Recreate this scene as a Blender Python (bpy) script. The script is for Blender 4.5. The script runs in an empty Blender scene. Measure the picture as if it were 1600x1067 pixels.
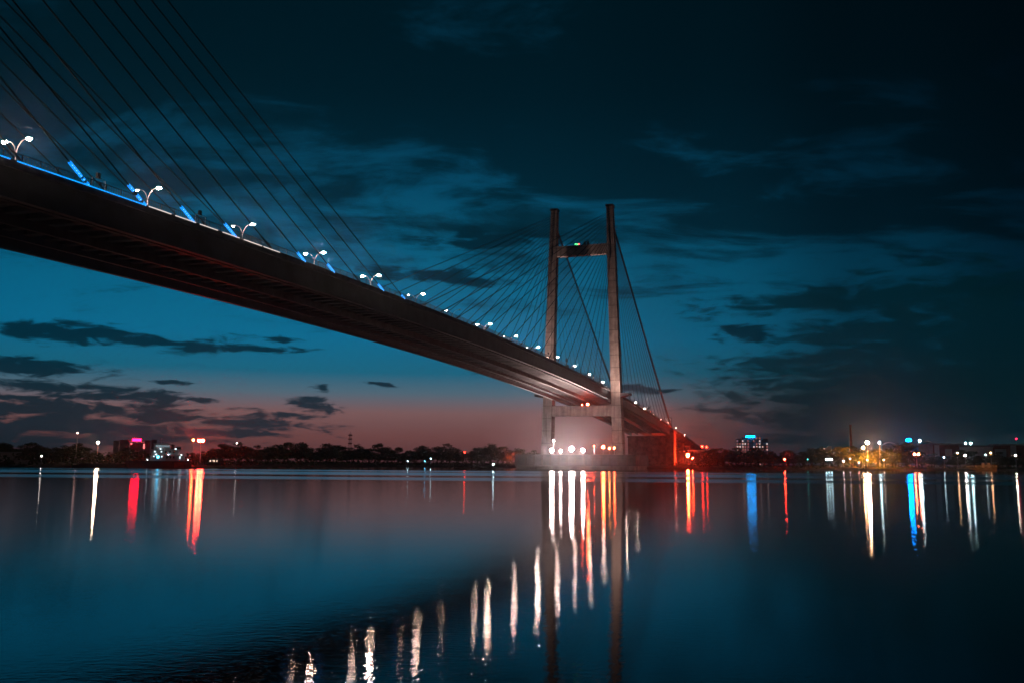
import bpy, bmesh, math, random
from mathutils import Vector, Matrix
R = math.radians
scene = bpy.context.scene
COL = scene.collection
random.seed(7)

# ------------------------------------------------------------------ camera
FPX = 1457.53
CAM = Vector((113.339, -210.045, 2.103))
PITCH, YAW, ROLL = R(7.434), R(18.847), R(0.427)
cam_d = bpy.data.cameras.new('camera'); cam = bpy.data.objects.new('camera', cam_d); COL.objects.link(cam)
CM = Matrix.Rotation(YAW, 3, 'Z') @ Matrix.Rotation(math.pi/2 + PITCH, 3, 'X') @ Matrix.Rotation(ROLL, 3, 'Z')
cam.matrix_world = Matrix.Translation(CAM) @ CM.to_4x4()
cam_d.sensor_width = 36; cam_d.lens = 36*FPX/1600; cam_d.clip_start = .1; cam_d.clip_end = 20000
scene.camera = cam

def at(px, py, D):
    """point of the photograph's pixel at view depth D (a plan position for things that then stand on the bank)"""
    return CAM + CM @ Vector(((px-800)/FPX*D, (533.5-py)/FPX*D, -D))

# ------------------------------------------------------------------ bridge profile
BW, KC, YC, ZM = 14.6, 1.0413e-4, 13.67, 42.18
PYL, END = 228.6, 411.5
VIA = [(411.5, 25.74), (440, 24.6), (480, 22.6), (520, 19.6), (560, 16.2), (620, 11.5), (700, 6.5), (760, 4)]
def zd(Y):
    if Y <= END: return ZM - KC*(Y-YC)**2
    for (a, za), (b, zb) in zip(VIA, VIA[1:]):
        if Y <= b: return za + (zb-za)*(Y-a)/(b-a)
    return VIA[-1][1]

# ------------------------------------------------------------------ mesh helpers
class MB:
    def __init__(s): s.v = []; s.f = []
    def add(s, vs, fs):
        b = len(s.v); s.v += [Vector(p) for p in vs]; s.f += [tuple(b+i for i in f) for f in fs]; return s
    def box(s, a, b):
        x0, y0, z0 = a; x1, y1, z1 = b
        return s.add([(x0,y0,z0),(x1,y0,z0),(x1,y1,z0),(x0,y1,z0),(x0,y0,z1),(x1,y0,z1),(x1,y1,z1),(x0,y1,z1)],
                     [(3,2,1,0),(4,5,6,7),(0,1,5,4),(1,2,6,5),(2,3,7,6),(3,0,4,7)])
    def frustum(s, c0, sx0, sy0, c1, sx1, sy1):
        v = []
        for c, sx, sy in ((c0,sx0,sy0),(c1,sx1,sy1)):
            for dx, dy in ((-1,-1),(1,-1),(1,1),(-1,1)): v.append((c[0]+dx*sx/2, c[1]+dy*sy/2, c[2]))
        return s.add(v, [(3,2,1,0),(4,5,6,7),(0,1,5,4),(1,2,6,5),(2,3,7,6),(3,0,4,7)])
    def obox(s, c, ax, ay, az):
        """box about c with half axes"""
        c = Vector(c); ax = Vector(ax); ay = Vector(ay); az = Vector(az); v = []
        for k in (-1,1):
            for i, j in ((-1,-1),(1,-1),(1,1),(-1,1)): v.append(c+ax*i+ay*j+az*k)
        return s.add(v, [(3,2,1,0),(4,5,6,7),(0,1,5,4),(1,2,6,5),(2,3,7,6),(3,0,4,7)])
    def tube(s, pts, r, n=6, r1=None, cap=True):
        pts = [Vector(p) for p in pts]; m = len(pts); v = []; f = []
        for i, p in enumerate(pts):
            t = (pts[min(i+1,m-1)]-pts[max(i-1,0)]).normalized()
            u = t.cross(Vector((0,0,1)))
            if u.length < 1e-3: u = t.cross(Vector((1,0,0)))
            u.normalize(); w = t.cross(u)
            rr = r if r1 is None else r+(r1-r)*i/(m-1)
            for k in range(n):
                a = 2*math.pi*k/n; v.append(p+(u*math.cos(a)+w*math.sin(a))*rr)
        for i in range(m-1):
            for k in range(n): f.append((i*n+k, i*n+(k+1)%n, (i+1)*n+(k+1)%n, (i+1)*n+k))
        if cap: f.append(tuple(range(n-1,-1,-1))); f.append(tuple((m-1)*n+k for k in range(n)))
        return s.add(v, f)
    def sweep(s, prof, Ys, zf=zd):
        n = len(prof); v = []; f = []
        for Y in Ys:
            z = zf(Y)
            for x, dz in prof: v.append((x, Y, z+dz))
        for i in range(len(Ys)-1):
            for k in range(n): f.append((i*n+k, (i+1)*n+k, (i+1)*n+(k+1)%n, i*n+(k+1)%n))
        f.append(tuple(range(n))); f.append(tuple((len(Ys)-1)*n+k for k in range(n-1,-1,-1)))
        return s.add(v, f)
    def ball(s, c, r, sq=(1,1,1), seg=8, rings=5):
        c = Vector(c); v = [c+Vector((0,0,r*sq[2]))]; f = []
        for i in range(1, rings):
            th = math.pi*i/rings
            for k in range(seg):
                a = 2*math.pi*k/seg
                v.append(c+Vector((r*sq[0]*math.sin(th)*math.cos(a), r*sq[1]*math.sin(th)*math.sin(a), r*sq[2]*math.cos(th))))
        v.append(c-Vector((0,0,r*sq[2]))); L = len(v)-1
        for k in range(seg):
            f.append((0, 1+k, 1+(k+1)%seg)); f.append((L, 1+(rings-2)*seg+(k+1)%seg, 1+(rings-2)*seg+k))
            for i in range(rings-2):
                a = 1+i*seg; f.append((a+k, a+seg+k, a+seg+(k+1)%seg, a+(k+1)%seg))
        return s.add(v, f)
    def disc(s, c, nrm, r, th, n=12):
        c = Vector(c); nrm = Vector(nrm).normalized()
        return s.tube([c-nrm*th/2, c+nrm*th/2], r, n)
    def build(s, name, mat, parent=None, smooth=False, fix=True):
        me = bpy.data.meshes.new(name)
        off = parent_origin(parent)
        me.from_pydata([tuple(p-off) for p in s.v], [], s.f); me.update()
        if fix:
            bm = bmesh.new(); bm.from_mesh(me); bmesh.ops.recalc_face_normals(bm, faces=bm.faces); bm.to_mesh(me); bm.free()
        o = bpy.data.objects.new(name, me); COL.objects.link(o)
        if mat: me.materials.append(mat)
        if smooth:
            for p in me.polygons: p.use_smooth = True
        if parent: o.parent = parent
        return o

def parent_origin(p):
    v = Vector((0,0,0))
    while p: v = v + p.location; p = p.parent
    return v

def tag(o, label, cat, group=None, kind=None):
    o['label'] = label; o['category'] = cat
    if group: o['group'] = group
    if kind: o['kind'] = kind
    return o
def thing(name, label, cat, loc, group=None):
    o = bpy.data.objects.new(name, None); COL.objects.link(o); o.location = loc; o.empty_display_size = .5
    return tag(o, label, cat, group)
def struct(o): o['kind'] = 'structure'; return o

# ------------------------------------------------------------------ materials
def nodes(m):
    m.use_nodes = True; return m.node_tree.nodes, m.node_tree.links
def surf(name, col, rough=.7, metal=0, vary=.25, scale=.6, bump=0, col2=None, spec=.3):
    m = bpy.data.materials.new(name); N, L = nodes(m); b = N['Principled BSDF']
    b.inputs['Roughness'].default_value = rough; b.inputs['Metallic'].default_value = metal
    b.inputs['Specular IOR Level'].default_value = spec
    tc = N.new('ShaderNodeTexCoord'); nz = N.new('ShaderNodeTexNoise'); nz.inputs['Scale'].default_value = scale; nz.inputs['Detail'].default_value = 6
    nz.inputs['Roughness'].default_value = .65
    L.new(tc.outputs['Object'], nz.inputs['Vector'])
    rp = N.new('ShaderNodeValToRGB'); c2 = col2 or tuple(c*(1-vary*1.6) for c in col)
    rp.color_ramp.elements[0].position = .3; rp.color_ramp.elements[1].position = .7
    rp.color_ramp.elements[0].color = (*c2, 1); rp.color_ramp.elements[1].color = (*[min(1, c*(1+vary*.4)) for c in col], 1)
    L.new(nz.outputs['Fac'], rp.inputs['Fac']); L.new(rp.outputs['Color'], b.inputs['Base Color'])
    if bump:
        bp = N.new('ShaderNodeBump'); bp.inputs['Strength'].default_value = bump; bp.inputs['Distance'].default_value = .05
        L.new(nz.outputs['Fac'], bp.inputs['Height']); L.new(bp.outputs['Normal'], b.inputs['Normal'])
    return m
def glow(name, col, st):
    m = bpy.data.materials.new(name); N, L = nodes(m); b = N['Principled BSDF']
    b.inputs['Base Color'].default_value = (.02,.02,.02,1)
    b.inputs['Emission Color'].default_value = (*col, 1); b.inputs['Emission Strength'].default_value = st
    return m

def concrete_mat():
    m = bpy.data.materials.new('pylon concrete'); N, L = nodes(m); b = N['Principled BSDF']
    b.inputs['Roughness'].default_value = .85; b.inputs['Specular IOR Level'].default_value = .2
    tc = N.new('ShaderNodeTexCoord')
    def noise(sc, det, vec=(1,1,1)):
        mp = N.new('ShaderNodeMapping'); mp.inputs['Scale'].default_value = vec
        nz = N.new('ShaderNodeTexNoise'); nz.inputs['Scale'].default_value = sc; nz.inputs['Detail'].default_value = det
        L.new(tc.outputs['Object'], mp.inputs['Vector']); L.new(mp.outputs['Vector'], nz.inputs['Vector']); return nz.outputs['Fac']
    a = noise(.35, 6); s = noise(1.0, 5, (1,1,.06))
    mx = N.new('ShaderNodeMath'); mx.operation = 'MULTIPLY'; L.new(a, mx.inputs[0]); L.new(s, mx.inputs[1])
    rp = N.new('ShaderNodeValToRGB'); rp.color_ramp.elements[0].position = .1; rp.color_ramp.elements[1].position = .42
    rp.color_ramp.elements[0].color = (.10,.09,.083,1); rp.color_ramp.elements[1].color = (.28,.255,.235,1)
    L.new(mx.outputs[0], rp.inputs['Fac'])
    # lift joints of the casting every 6 m
    sp = N.new('ShaderNodeSeparateXYZ'); L.new(tc.outputs['Object'], sp.inputs[0])
    md = N.new('ShaderNodeMath'); md.operation = 'PINGPONG'; md.inputs[1].default_value = 3.0; L.new(sp.outputs['Z'], md.inputs[0])
    lt = N.new('ShaderNodeMath'); lt.operation = 'LESS_THAN'; lt.inputs[1].default_value = .22; L.new(md.outputs[0], lt.inputs[0])
    mix = N.new('ShaderNodeMix'); mix.data_type = 'RGBA'; mix.blend_type = 'MULTIPLY'
    fm = N.new('ShaderNodeMath'); fm.operation = 'MULTIPLY'; fm.inputs[1].default_value = .55; L.new(lt.outputs[0], fm.inputs[0])
    L.new(fm.outputs[0], mix.inputs['Factor']); L.new(rp.outputs['Color'], mix.inputs['A']); mix.inputs['B'].default_value = (.35,.33,.32,1)
    L.new(mix.outputs['Result'], b.inputs['Base Color'])
    return m

M = dict(
    conc=concrete_mat(),
    deckc=surf('deck edge concrete', (.045,.06,.068), .8, vary=.4, scale=.5),
    road=surf('deck asphalt', (.05,.05,.05), .9),
    steel=surf('girder steel', (.11,.11,.112), .6, vary=.35, scale=.4),
    web=surf('girder web paint', (.034,.052,.06), .6, vary=.35, scale=.25),
    cable=surf('cable sheath', (.018,.018,.02), .6, vary=.2),
    rail=surf('railing metal', (.06,.06,.065), .5, metal=.3, vary=.2),
    post=surf('galvanised post', (.45,.45,.46), .4, metal=.4, vary=.15),
    dark=surf('dark metal', (.04,.04,.045), .6),
    pier=surf('pier concrete', (.20,.17,.155), .9, vary=.45, scale=.25),
    capc=surf('dark caisson concrete', (.075,.068,.062), .85, vary=.5, scale=.3),  # darker than the pier concrete
    mud=surf('river bank mud', (.045,.04,.03), .95, vary=.5, scale=.15),
    bark=surf('bark', (.06,.045,.03), .9),
    leaf=surf('leaf', (.042,.06,.02), .8, vary=.5, scale=.3, col2=(.022,.038,.01)),
    leaf2=surf('leaf olive', (.075,.08,.03), .8, vary=.5, scale=.3, col2=(.04,.055,.015)),
    white=surf('white paint', (.7,.7,.68), .6, vary=.12, scale=.3),
    cream=surf('cream render', (.45,.40,.36), .8, vary=.25, scale=.2),
    brick=surf('red sheet wall', (.30,.10,.075), .8, vary=.3, scale=.3),
    roof=surf('roof sheet', (.35,.36,.36), .6, vary=.3, scale=.3),
    hull=surf('hull paint', (.03,.03,.035), .5, vary=.3),
    redlit=surf('red-lit hull', (.16,.07,.05), .7, vary=.4, scale=.8),  # hull tone with red light painted in
    glass=surf('dark glass', (.02,.025,.03), .15, spec=.6),
    wood=surf('boat wood', (.07,.05,.035), .8),
    stone=surf('quay stone', (.28,.26,.24), .9, vary=.4, scale=.4),
)
GL = {}
def G(key, col, st):
    if key not in GL: GL[key] = glow('lamp light ' + key, col, st)
    return GL[key]

# ------------------------------------------------------------------ world (dusk sky)
def build_world():
    w = bpy.data.worlds.new('World'); scene.world = w; w.use_nodes = True
    N = w.node_tree.nodes; L = w.node_tree.links
    for n in list(N): N.remove(n)
    out = N.new('ShaderNodeOutputWorld'); bg = N.new('ShaderNodeBackground'); L.new(bg.outputs[0], out.inputs[0])
    tc = N.new('ShaderNodeTexCoord')
    def math_(op, a, b=None, c=None, clamp=False):
        n = N.new('ShaderNodeMath'); n.operation = op; n.use_clamp = clamp
        for i, v in enumerate((a, b, c)):
            if v is None: continue
            if isinstance(v, (int, float)): n.inputs[i].default_value = v
            else: L.new(v, n.inputs[i])
        return n.outputs[0]
    def vmath(op, a, b=None):
        n = N.new('ShaderNodeVectorMath'); n.operation = op
        for i, v in enumerate((a, b)):
            if v is None: continue
            if isinstance(v, (tuple, list)): n.inputs[i].default_value = v
            else: L.new(v, n.inputs[i])
        return n
    def ramp(fac, pts, interp='EASE'):
        n = N.new('ShaderNodeValToRGB'); cr = n.color_ramp; cr.interpolation = interp
        while len(cr.elements) < len(pts): cr.elements.new(.5)
        for e, (p, c) in zip(cr.elements, pts):
            e.position = p; e.color = (*c, 1)
        L.new(fac, n.inputs[0]); return n.outputs[0]
    def sstep(x, lo, hi):
        n = N.new('ShaderNodeMapRange'); n.interpolation_type = 'SMOOTHSTEP'
        L.new(x, n.inputs[0]); n.inputs[1].default_value = lo; n.inputs[2].default_value = hi; return n.outputs[0]
    def mixc(f, a, b, mode='MIX'):
        n = N.new('ShaderNodeMix'); n.data_type = 'RGBA'; n.blend_type = mode
        for k, v in (('Factor', f), ('A', a), ('B', b)):
            if isinstance(v, (int, float)): n.inputs[k].default_value = v
            elif isinstance(v, tuple): n.inputs[k].default_value = (*v, 1)
            else: L.new(v, n.inputs[k])
        return n.outputs['Result']
    def noise(vec, sc, det, rough=.55, dist=0):
        n = N.new('ShaderNodeTexNoise'); n.inputs['Scale'].default_value = sc; n.inputs['Detail'].default_value = det
        n.inputs['Roughness'].default_value = rough; n.inputs['Distortion'].default_value = dist
        L.new(vec, n.inputs['Vector']); return n
    # heading of the after-glow is the frame of the sky's own angles
    rot = N.new('ShaderNodeVectorRotate'); rot.rotation_type = 'Z_AXIS'; rot.inputs['Angle'].default_value = -YAW
    L.new(tc.outputs['Generated'], rot.inputs['Vector'])
    sep = N.new('ShaderNodeSeparateXYZ'); L.new(rot.outputs[0], sep.inputs[0])
    x, y, z = sep.outputs
    deg = 180/math.pi
    az = math_('MULTIPLY', math_('ARCTAN2', x, y), deg)
    el = math_('MULTIPLY', math_('ARCSINE', z), deg)
    ael = math_('ABSOLUTE', el)
    # clear dusk gradient by elevation
    S = lambda r, g, b: tuple((c/255/12.92 if c/255 <= .04045 else ((c/255+.055)/1.055)**2.4) for c in (r, g, b))
    e30 = math_('DIVIDE', ael, 40.0)
    base = ramp(e30, [(0, S(86,48,50)), (1.6/40, S(118,68,66)), (3.0/40, S(130,90,90)), (4.2/40, S(80,104,120)), (5.4/40, S(14,98,126)),
                      (7.5/40, S(0,104,142)), (10/40, S(0,97,132)), (13/40, S(0,86,118)), (17/40, S(0,68,96)), (22/40, S(0,46,66)), (30/40, S(0,32,46)), (1, S(0,26,36))], 'LINEAR')
    # a little of the physical twilight sky over it
    sky = N.new('ShaderNodeTexSky'); sky.sky_type = 'NISHITA'; sky.sun_disc = False
    sky.sun_elevation = R(-4); sky.sun_rotation = YAW*-1 - R(8); 
    base = mixc(1.0, base, mixc(1.0, sky.outputs[0], (.02,.05,.07), 'MULTIPLY'), 'ADD')
    # the glow fades away from the sunset heading
    daz = math_('ABSOLUTE', math_('SUBTRACT', az, -13.0))
    fade = ramp(math_('DIVIDE', daz, 90.0), [(0, (1,1,1)), (13/90, (.96,.96,.96)), (25/90, (.64,.68,.68)), (34/90, (.25,.29,.30)), (44/90, (.08,.10,.11)), (1, (.06,.07,.08))], 'EASE')
    base = mixc(1.0, base, fade, 'MULTIPLY')
    # away from the sunset the horizon itself is dusky teal, not rosy
    away = sstep(az, 9, 20)
    base = mixc(math_('MULTIPLY', away, math_('SUBTRACT', 1.0, sstep(ael, 3.0, 7.0))), base, S(6,38,46))
    # --- clouds low over the horizon: ragged streaks
    ang = N.new('ShaderNodeCombineXYZ'); L.new(az, ang.inputs[0]); L.new(ael, ang.inputs[1])
    st = vmath('MULTIPLY', ang.outputs[0], (.42, 1.7, 1)).outputs[0]
    nz1 = noise(st, 1.0, 10, .64, .6).outputs['Fac']
    nzw = noise(vmath('MULTIPLY', ang.outputs[0], (.25, .8, 1)).outputs[0], 1.0, 5, .6)
    warp = vmath('MULTIPLY', vmath('SUBTRACT', nzw.outputs['Color'], (.5,.5,.5)).outputs[0], (5.0, 1.1, 0)).outputs[0]
    wang = vmath('ADD', ang.outputs[0], warp).outputs[0]
    def elps(lst, soft=1.0):
        m = None
        for (px, py, rx, ry) in lst:
            d = CM @ Vector(((px-800)/FPX, (533.5-py)/FPX, -1)); d.normalize()
            hz = Matrix.Rotation(-YAW, 3, 'Z') @ d
            a = math.degrees(math.atan2(hz.x, hz.y)); e = math.degrees(math.asin(hz.z))
            q = vmath('MULTIPLY', vmath('SUBTRACT', wang, (a, e, 0)).outputs[0], (25.4/rx/1.15, 25.4/ry/1.25, 1)).outputs[0]
            v = math_('SUBTRACT', 1.0, vmath('LENGTH', q).outputs['Value'])
            m = v if m is None else math_('MAXIMUM', m, v)
        return m
    streaks = elps([(110,520,130,14), (230,532,120,11), (320,544,100,9), (420,547,70,6), (432,531,34,4),
                    (55,574,110,11), (15,560,40,5), (90,606,140,9), (170,618,110,8), (15,622,60,7),
                    (60,640,270,17), (250,650,120,6), (110,668,260,22), (0,688,170,34), (220,684,150,9), (380,662,130,8), (390,676,90,5), (300,650,80,5), (330,676,140,6),
                    (310,622,38,4), (262,594,30,3), (492,634,44,9), (497,607,14,6), (455,646,60,5),
                    (760,372,110,14), (690,433,130,12), (1160,521,38,11), (980,607,60,5), (850,585,90,3), (600,600,40,3)])
    m1 = sstep(math_('ADD', streaks, math_('MULTIPLY', math_('SUBTRACT', nz1, .5), 3.6)), -.05, .62)
    right = elps([(1250,562,110,9), (1340,556,150,14), (1380,520,140,26), (1480,600,330,60), (1420,650,260,40), (1560,520,260,90), (1300,640,120,14), (1330,470,200,20)])
    m2 = sstep(math_('ADD', right, math_('MULTIPLY', math_('SUBTRACT', nz1, .5), 3.2)), -.1, .6)
    # --- high overcast, thickening with height
    ez = math_('ADD', z, .12)
    dome = N.new('ShaderNodeCombineXYZ'); L.new(math_('DIVIDE', x, ez), dome.inputs[0]); L.new(math_('DIVIDE', y, ez), dome.inputs[1])
    n2 = noise(vmath('MULTIPLY', dome.outputs[0], (1.1, 2.0, 1)).outputs[0], 1.8, 12, .69, .5).outputs['Fac']
    n3 = noise(vmath('MULTIPLY', dome.outputs[0], (.5, 1.0, 1)).outputs[0], 1.1, 4, .5, .3).outputs['Fac']
    cov = math_('ADD', math_('MULTIPLY', sstep(ael, 7.5, 22), .62), math_('MULTIPLY', sstep(az, -4, 30), .22))
    dens = math_('ADD', math_('ADD', math_('MULTIPLY', math_('SUBTRACT', n2, .5), 2.3), math_('MULTIPLY', math_('SUBTRACT', n3, .5), 1.5)), math_('ADD', cov, .52))
    m3 = math_('MULTIPLY', sstep(dens, .60, 1.08), sstep(ael, 5.5, 11))
    c_hi = mixc(sstep(ael, 8, 26), S(0,40,55), S(0,20,28))
    c_hi = mixc(1.0, c_hi, fade, 'MULTIPLY')
    c_hi = mixc(.35, c_hi, S(0,20,28))
    col = mixc(math_('MULTIPLY', m3, .88), base, c_hi)
    col = mixc(math_('MULTIPLY', m2, .86), col, S(0,27,34))
    c_st = mixc(sstep(ael, 1.2, 6), S(6,30,38), S(0,30,42))
    col = mixc(math_('MULTIPLY', m1, .95), col, c_st)
    L.new(col, bg.inputs['Color']); bg.inputs['Strength'].default_value = 1.0
    w.cycles.sampling_method = 'MANUAL'; w.cycles.sample_map_resolution = 512
build_world()

# ------------------------------------------------------------------ water and banks
def water_mat():
    m = bpy.data.materials.new('river water'); N, L = nodes(m)
    for n in list(N): N.remove(n)
    out = N.new('ShaderNodeOutputMaterial')
    tc = N.new('ShaderNodeTexCoord')
    mp = N.new('ShaderNodeMapping'); mp.inputs['Rotation'].default_value = (0,0,-YAW); L.new(tc.outputs['Object'], mp.inputs['Vector'])
    def noise(sc, vec, det=3, rough=.5):
        m2 = N.new('ShaderNodeMapping'); m2.inputs['Scale'].default_value = vec; L.new(mp.outputs[0], m2.inputs['Vector'])
        n = N.new('ShaderNodeTexNoise'); n.inputs['Scale'].default_value = sc; n.inputs['Detail'].default_value = det; n.inputs['Roughness'].default_value = rough
        L.new(m2.outputs[0], n.inputs['Vector']); return n.outputs['Fac']
    fine = noise(9.0, (.55,1,1), 3, .6)
    mid = noise(.55, (.6,1,1), 2)
    b1 = N.new('ShaderNodeBump'); b1.inputs['Strength'].default_value = 1; b1.inputs['Distance'].default_value = .0024; L.new(fine, b1.inputs['Height'])
    b2 = N.new('ShaderNodeBump'); b2.inputs['Strength'].default_value = 1; b2.inputs['Distance'].default_value = .0025; L.new(mid, b2.inputs['Height']); L.new(b1.outputs[0], b2.inputs['Normal'])
    patch = noise(.012, (.25,1,1), 3)
    rr = N.new('ShaderNodeMapRange'); L.new(patch, rr.inputs[0]); rr.inputs[1].default_value = .35; rr.inputs[2].default_value = .7
    rr.inputs[3].default_value = .075; rr.inputs[4].default_value = .105
    gl = N.new('ShaderNodeBsdfAnisotropic'); gl.distribution = 'BECKMANN'; gl.inputs['Color'].default_value = (1,1,1,1)
    # wind-ruffled lanes lying across the river towards the far bank
    sp = N.new('ShaderNodeSeparateXYZ'); L.new(mp.outputs[0], sp.inputs[0])
    wob = noise(.02, (.6,1,1), 3)
    rng = N.new('ShaderNodeMath'); rng.operation = 'MULTIPLY_ADD'; L.new(wob, rng.inputs[0]); rng.inputs[1].default_value = 16; L.new(sp.outputs['Y'], rng.inputs[2])
    y0 = (Matrix.Rotation(-YAW, 3, 'Z') @ CAM).y
    lanes = None
    for a, b, e in ((118,136,7),(165,205,12),(232,262,10)):
        up = N.new('ShaderNodeMapRange'); up.interpolation_type = 'SMOOTHSTEP'; L.new(rng.outputs[0], up.inputs[0]); up.inputs[1].default_value = y0+8+a-e; up.inputs[2].default_value = y0+8+a
        dn = N.new('ShaderNodeMapRange'); dn.interpolation_type = 'SMOOTHSTEP'; L.new(rng.outputs[0], dn.inputs[0]); dn.inputs[1].default_value = y0+8+b; dn.inputs[2].default_value = y0+8+b+e; dn.inputs[3].default_value = 1; dn.inputs[4].default_value = 0
        m_ = N.new('ShaderNodeMath'); m_.operation = 'MULTIPLY'; L.new(up.outputs[0], m_.inputs[0]); L.new(dn.outputs[0], m_.inputs[1])
        if lanes is None: lanes = m_.outputs[0]
        else:
            q = N.new('ShaderNodeMath'); q.operation = 'ADD'; L.new(lanes, q.inputs[0]); L.new(m_.outputs[0], q.inputs[1]); lanes = q.outputs[0]
    rough = N.new('ShaderNodeMath'); rough.operation = 'MULTIPLY_ADD'; L.new(lanes, rough.inputs[0]); rough.inputs[1].default_value = .12; L.new(rr.outputs[0], rough.inputs[2])
    cd = N.new('ShaderNodeVectorMath'); cd.operation = 'DISTANCE'; L.new(tc.outputs['Object'], cd.inputs[0]); cd.inputs[1].default_value = (CAM.x, CAM.y, 0)
    slick = N.new('ShaderNodeMapRange'); L.new(cd.outputs['Value'], slick.inputs[0]); slick.inputs[1].default_value = 8; slick.inputs[2].default_value = 90; slick.inputs[3].default_value = .42; slick.inputs[4].default_value = 1
    rs = N.new('ShaderNodeMath'); rs.operation = 'MULTIPLY'; L.new(rough.outputs[0], rs.inputs[0]); L.new(slick.outputs[0], rs.inputs[1])
    L.new(rs.outputs[0], gl.inputs['Roughness']); L.new(b2.outputs[0], gl.inputs['Normal'])
    df = N.new('ShaderNodeBsdfDiffuse'); df.inputs['Color'].default_value = (.004,.010,.012,1)
    fr = N.new('ShaderNodeFresnel'); fr.inputs['IOR'].default_value = 1.23
    mx = N.new('ShaderNodeMixShader'); L.new(fr.outputs[0], mx.inputs[0]); L.new(df.outputs[0], mx.inputs[1]); L.new(gl.outputs[0], mx.inputs[2])
    L.new(mx.outputs[0], out.inputs['Surface'])
    return m
mb = MB(); s_ = 2400
mb.add([(-s_,-900,0),(s_,-900,0),(s_,s_,0),(-s_,s_,0)], [(0,1,2,3)])
water = struct(mb.build('river', water_mat(), fix=False))

SHORE = [(-900,240),(-500,250),(-200,262),(0,272),(160,278),(300,290),(340,350),(420,410),(600,470),(840,520),(1000,520),(1060,500),(1200,520),(1600,570),(2000,600),(2600,620),(3600,640)]
def shoreD(px):
    for (a, da), (b, db) in zip(SHORE, SHORE[1:]):
        if px <= b: return da + (db-da)*(px-a)/(b-a)
    return SHORE[-1][1]
BANK = 1.7
def bank_xy(px, D):
    p = at(px, 724, D); return p.x, p.y
def stand(px, D): x, y = bank_xy(px, D); return Vector((x, y, BANK))
mb = MB(); rows = [(-1.5,-.6),(0,.02),(2.5,.55),(7,1.2),(14,BANK),(60,BANK),(400,BANK+.3),(1500,BANK+1)]
pxs = [i*20-700 for i in range(160)]
rnd = random.Random(3); vs = []
for (dd, zz) in rows:
    for px in pxs:
        j = rnd.uniform(-1.5,1.5) if dd < 10 else 0
        x, y = bank_xy(px, shoreD(px)+dd*(1 if dd < 100 else 1)+j)
        vs.append((x, y, zz+(rnd.uniform(-.12,.12) if 0 < dd < 100 else 0)))
fs = []; n = len(pxs)
for i in range(len(rows)-1):
    for k in range(n-1): fs.append((i*n+k, i*n+k+1, (i+1)*n+k+1, (i+1)*n+k))
mb.add(vs, fs); bank = struct(mb.build('river_bank', M['mud'], fix=False, smooth=True))

# ------------------------------------------------------------------ the bridge
bridge = thing('cable_stayed_bridge', 'long cable-stayed bridge sweeping over the river to a tall twin-legged pylon', 'bridge', (0, PYL, 0))
Ys = [-262 + i*6 for i in range(int((END+262)/6)+1)]; Ys[-1] = END
prof = [(-BW,.15),(-BW,-.9),(-14.2,-.9),(-14.2,-.45),(14.2,-.45),(14.2,-.9),(BW,-.9),(BW,.15),(14.0,.15),(14.0,0),(-14.0,0),(-14.0,.15)]
MB().sweep(prof, Ys).build('deck', M['deckc'], bridge)
def ibeam(x, top, bot, wf, tw=.12, tf=.12):
    h = wf/2; t = tw/2
    return [(x-h,bot),(x+h,bot),(x+h,bot+tf),(x+t,bot+tf),(x+t,top-tf),(x+h,top-tf),(x+h,top),(x-h,top),(x-h,top-tf),(x-t,top-tf),(x-t,bot+tf),(x-h,bot+tf)]
for x in (13.4, -13.4):
    MB().sweep(ibeam(x, -.452, -4.75, 1.0, .12, .14), Ys).build('main_girder', M['web'], bridge)
for x in (9.2, -9.2):
    MB().sweep(ibeam(x, -.452, -3.9, .6), Ys).build('inner_girder', M['web'], bridge)
MB().sweep(ibeam(0, -.452, -4.4, .55), Ys).build('central_girder', M['steel'], bridge)
# cross girders every 4.1 m
def cross_mb(mb, Y):
    z = zd(Y)
    pr = [(-.7,-2.9),(.7,-2.9),(.7,-2.8),(.05,-2.8),(.05,-.46),(-.05,-.46),(-.05,-2.8),(-.7,-2.8)]
    for xa, xb in ((-13.33,-9.27),(-9.13,-.07),(.07,9.13),(9.27,13.33)):
        k = len(pr); v = [(xx, Y+a, z+b) for xx in (xa,xb) for a,b in pr]
        mb.add(v, [tuple(range(k)), tuple(range(2*k-1,k-1,-1))] + [(i,(i+1)%k,k+(i+1)%k,k+i) for i in range(k)])
    return mb
Yc = [-116 + 4.1*i for i in range(129)]
Yc = [y for y in Yc if y < END-1]
for y in Yc[:99]: cross_mb(MB(), y).build('cross_girder', M['steel'], bridge)
mbr = MB()
for y in Yc[99:]: cross_mb(mbr, y)
o = mbr.build('cross_girders_beyond_pylon', M['steel'], bridge); o['kind'] = 'stuff'

# railings
def railing(x):
    mb = MB()
    ys = [-140 + 2*i for i in range(int((END+140)/2)+1)]
    for dz, r in ((1.25,.07),(.75,.03),(.3,.03)):
        mb.tube([(x, y, zd(y)+dz) for y in ys], r, 4)
    y = -140
    i = 0
    while y < END:
        w = .07 if i % 6 == 0 else .028
        h = 1.32 if i % 6 == 0 else 1.25
        if i % 6 == 0 or y < 120: mb.box((x-w, y-w, zd(y)+.14), (x+w, y+w, zd(y)+h))
        y += .5; i += 1
    return mb
for x in (14.3, -14.3): railing(x).build('railing', M['rail'], bridge)
# crash barrier beside the carriageway
for x in (11.6, -11.6):
    MB().sweep([(x-.2,.01),(x+.2,.01),(x+.1,.8),(x-.1,.8)], [y for y in Ys if y >= -140]).build('crash_barrier', M['deckc'], bridge)
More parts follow.
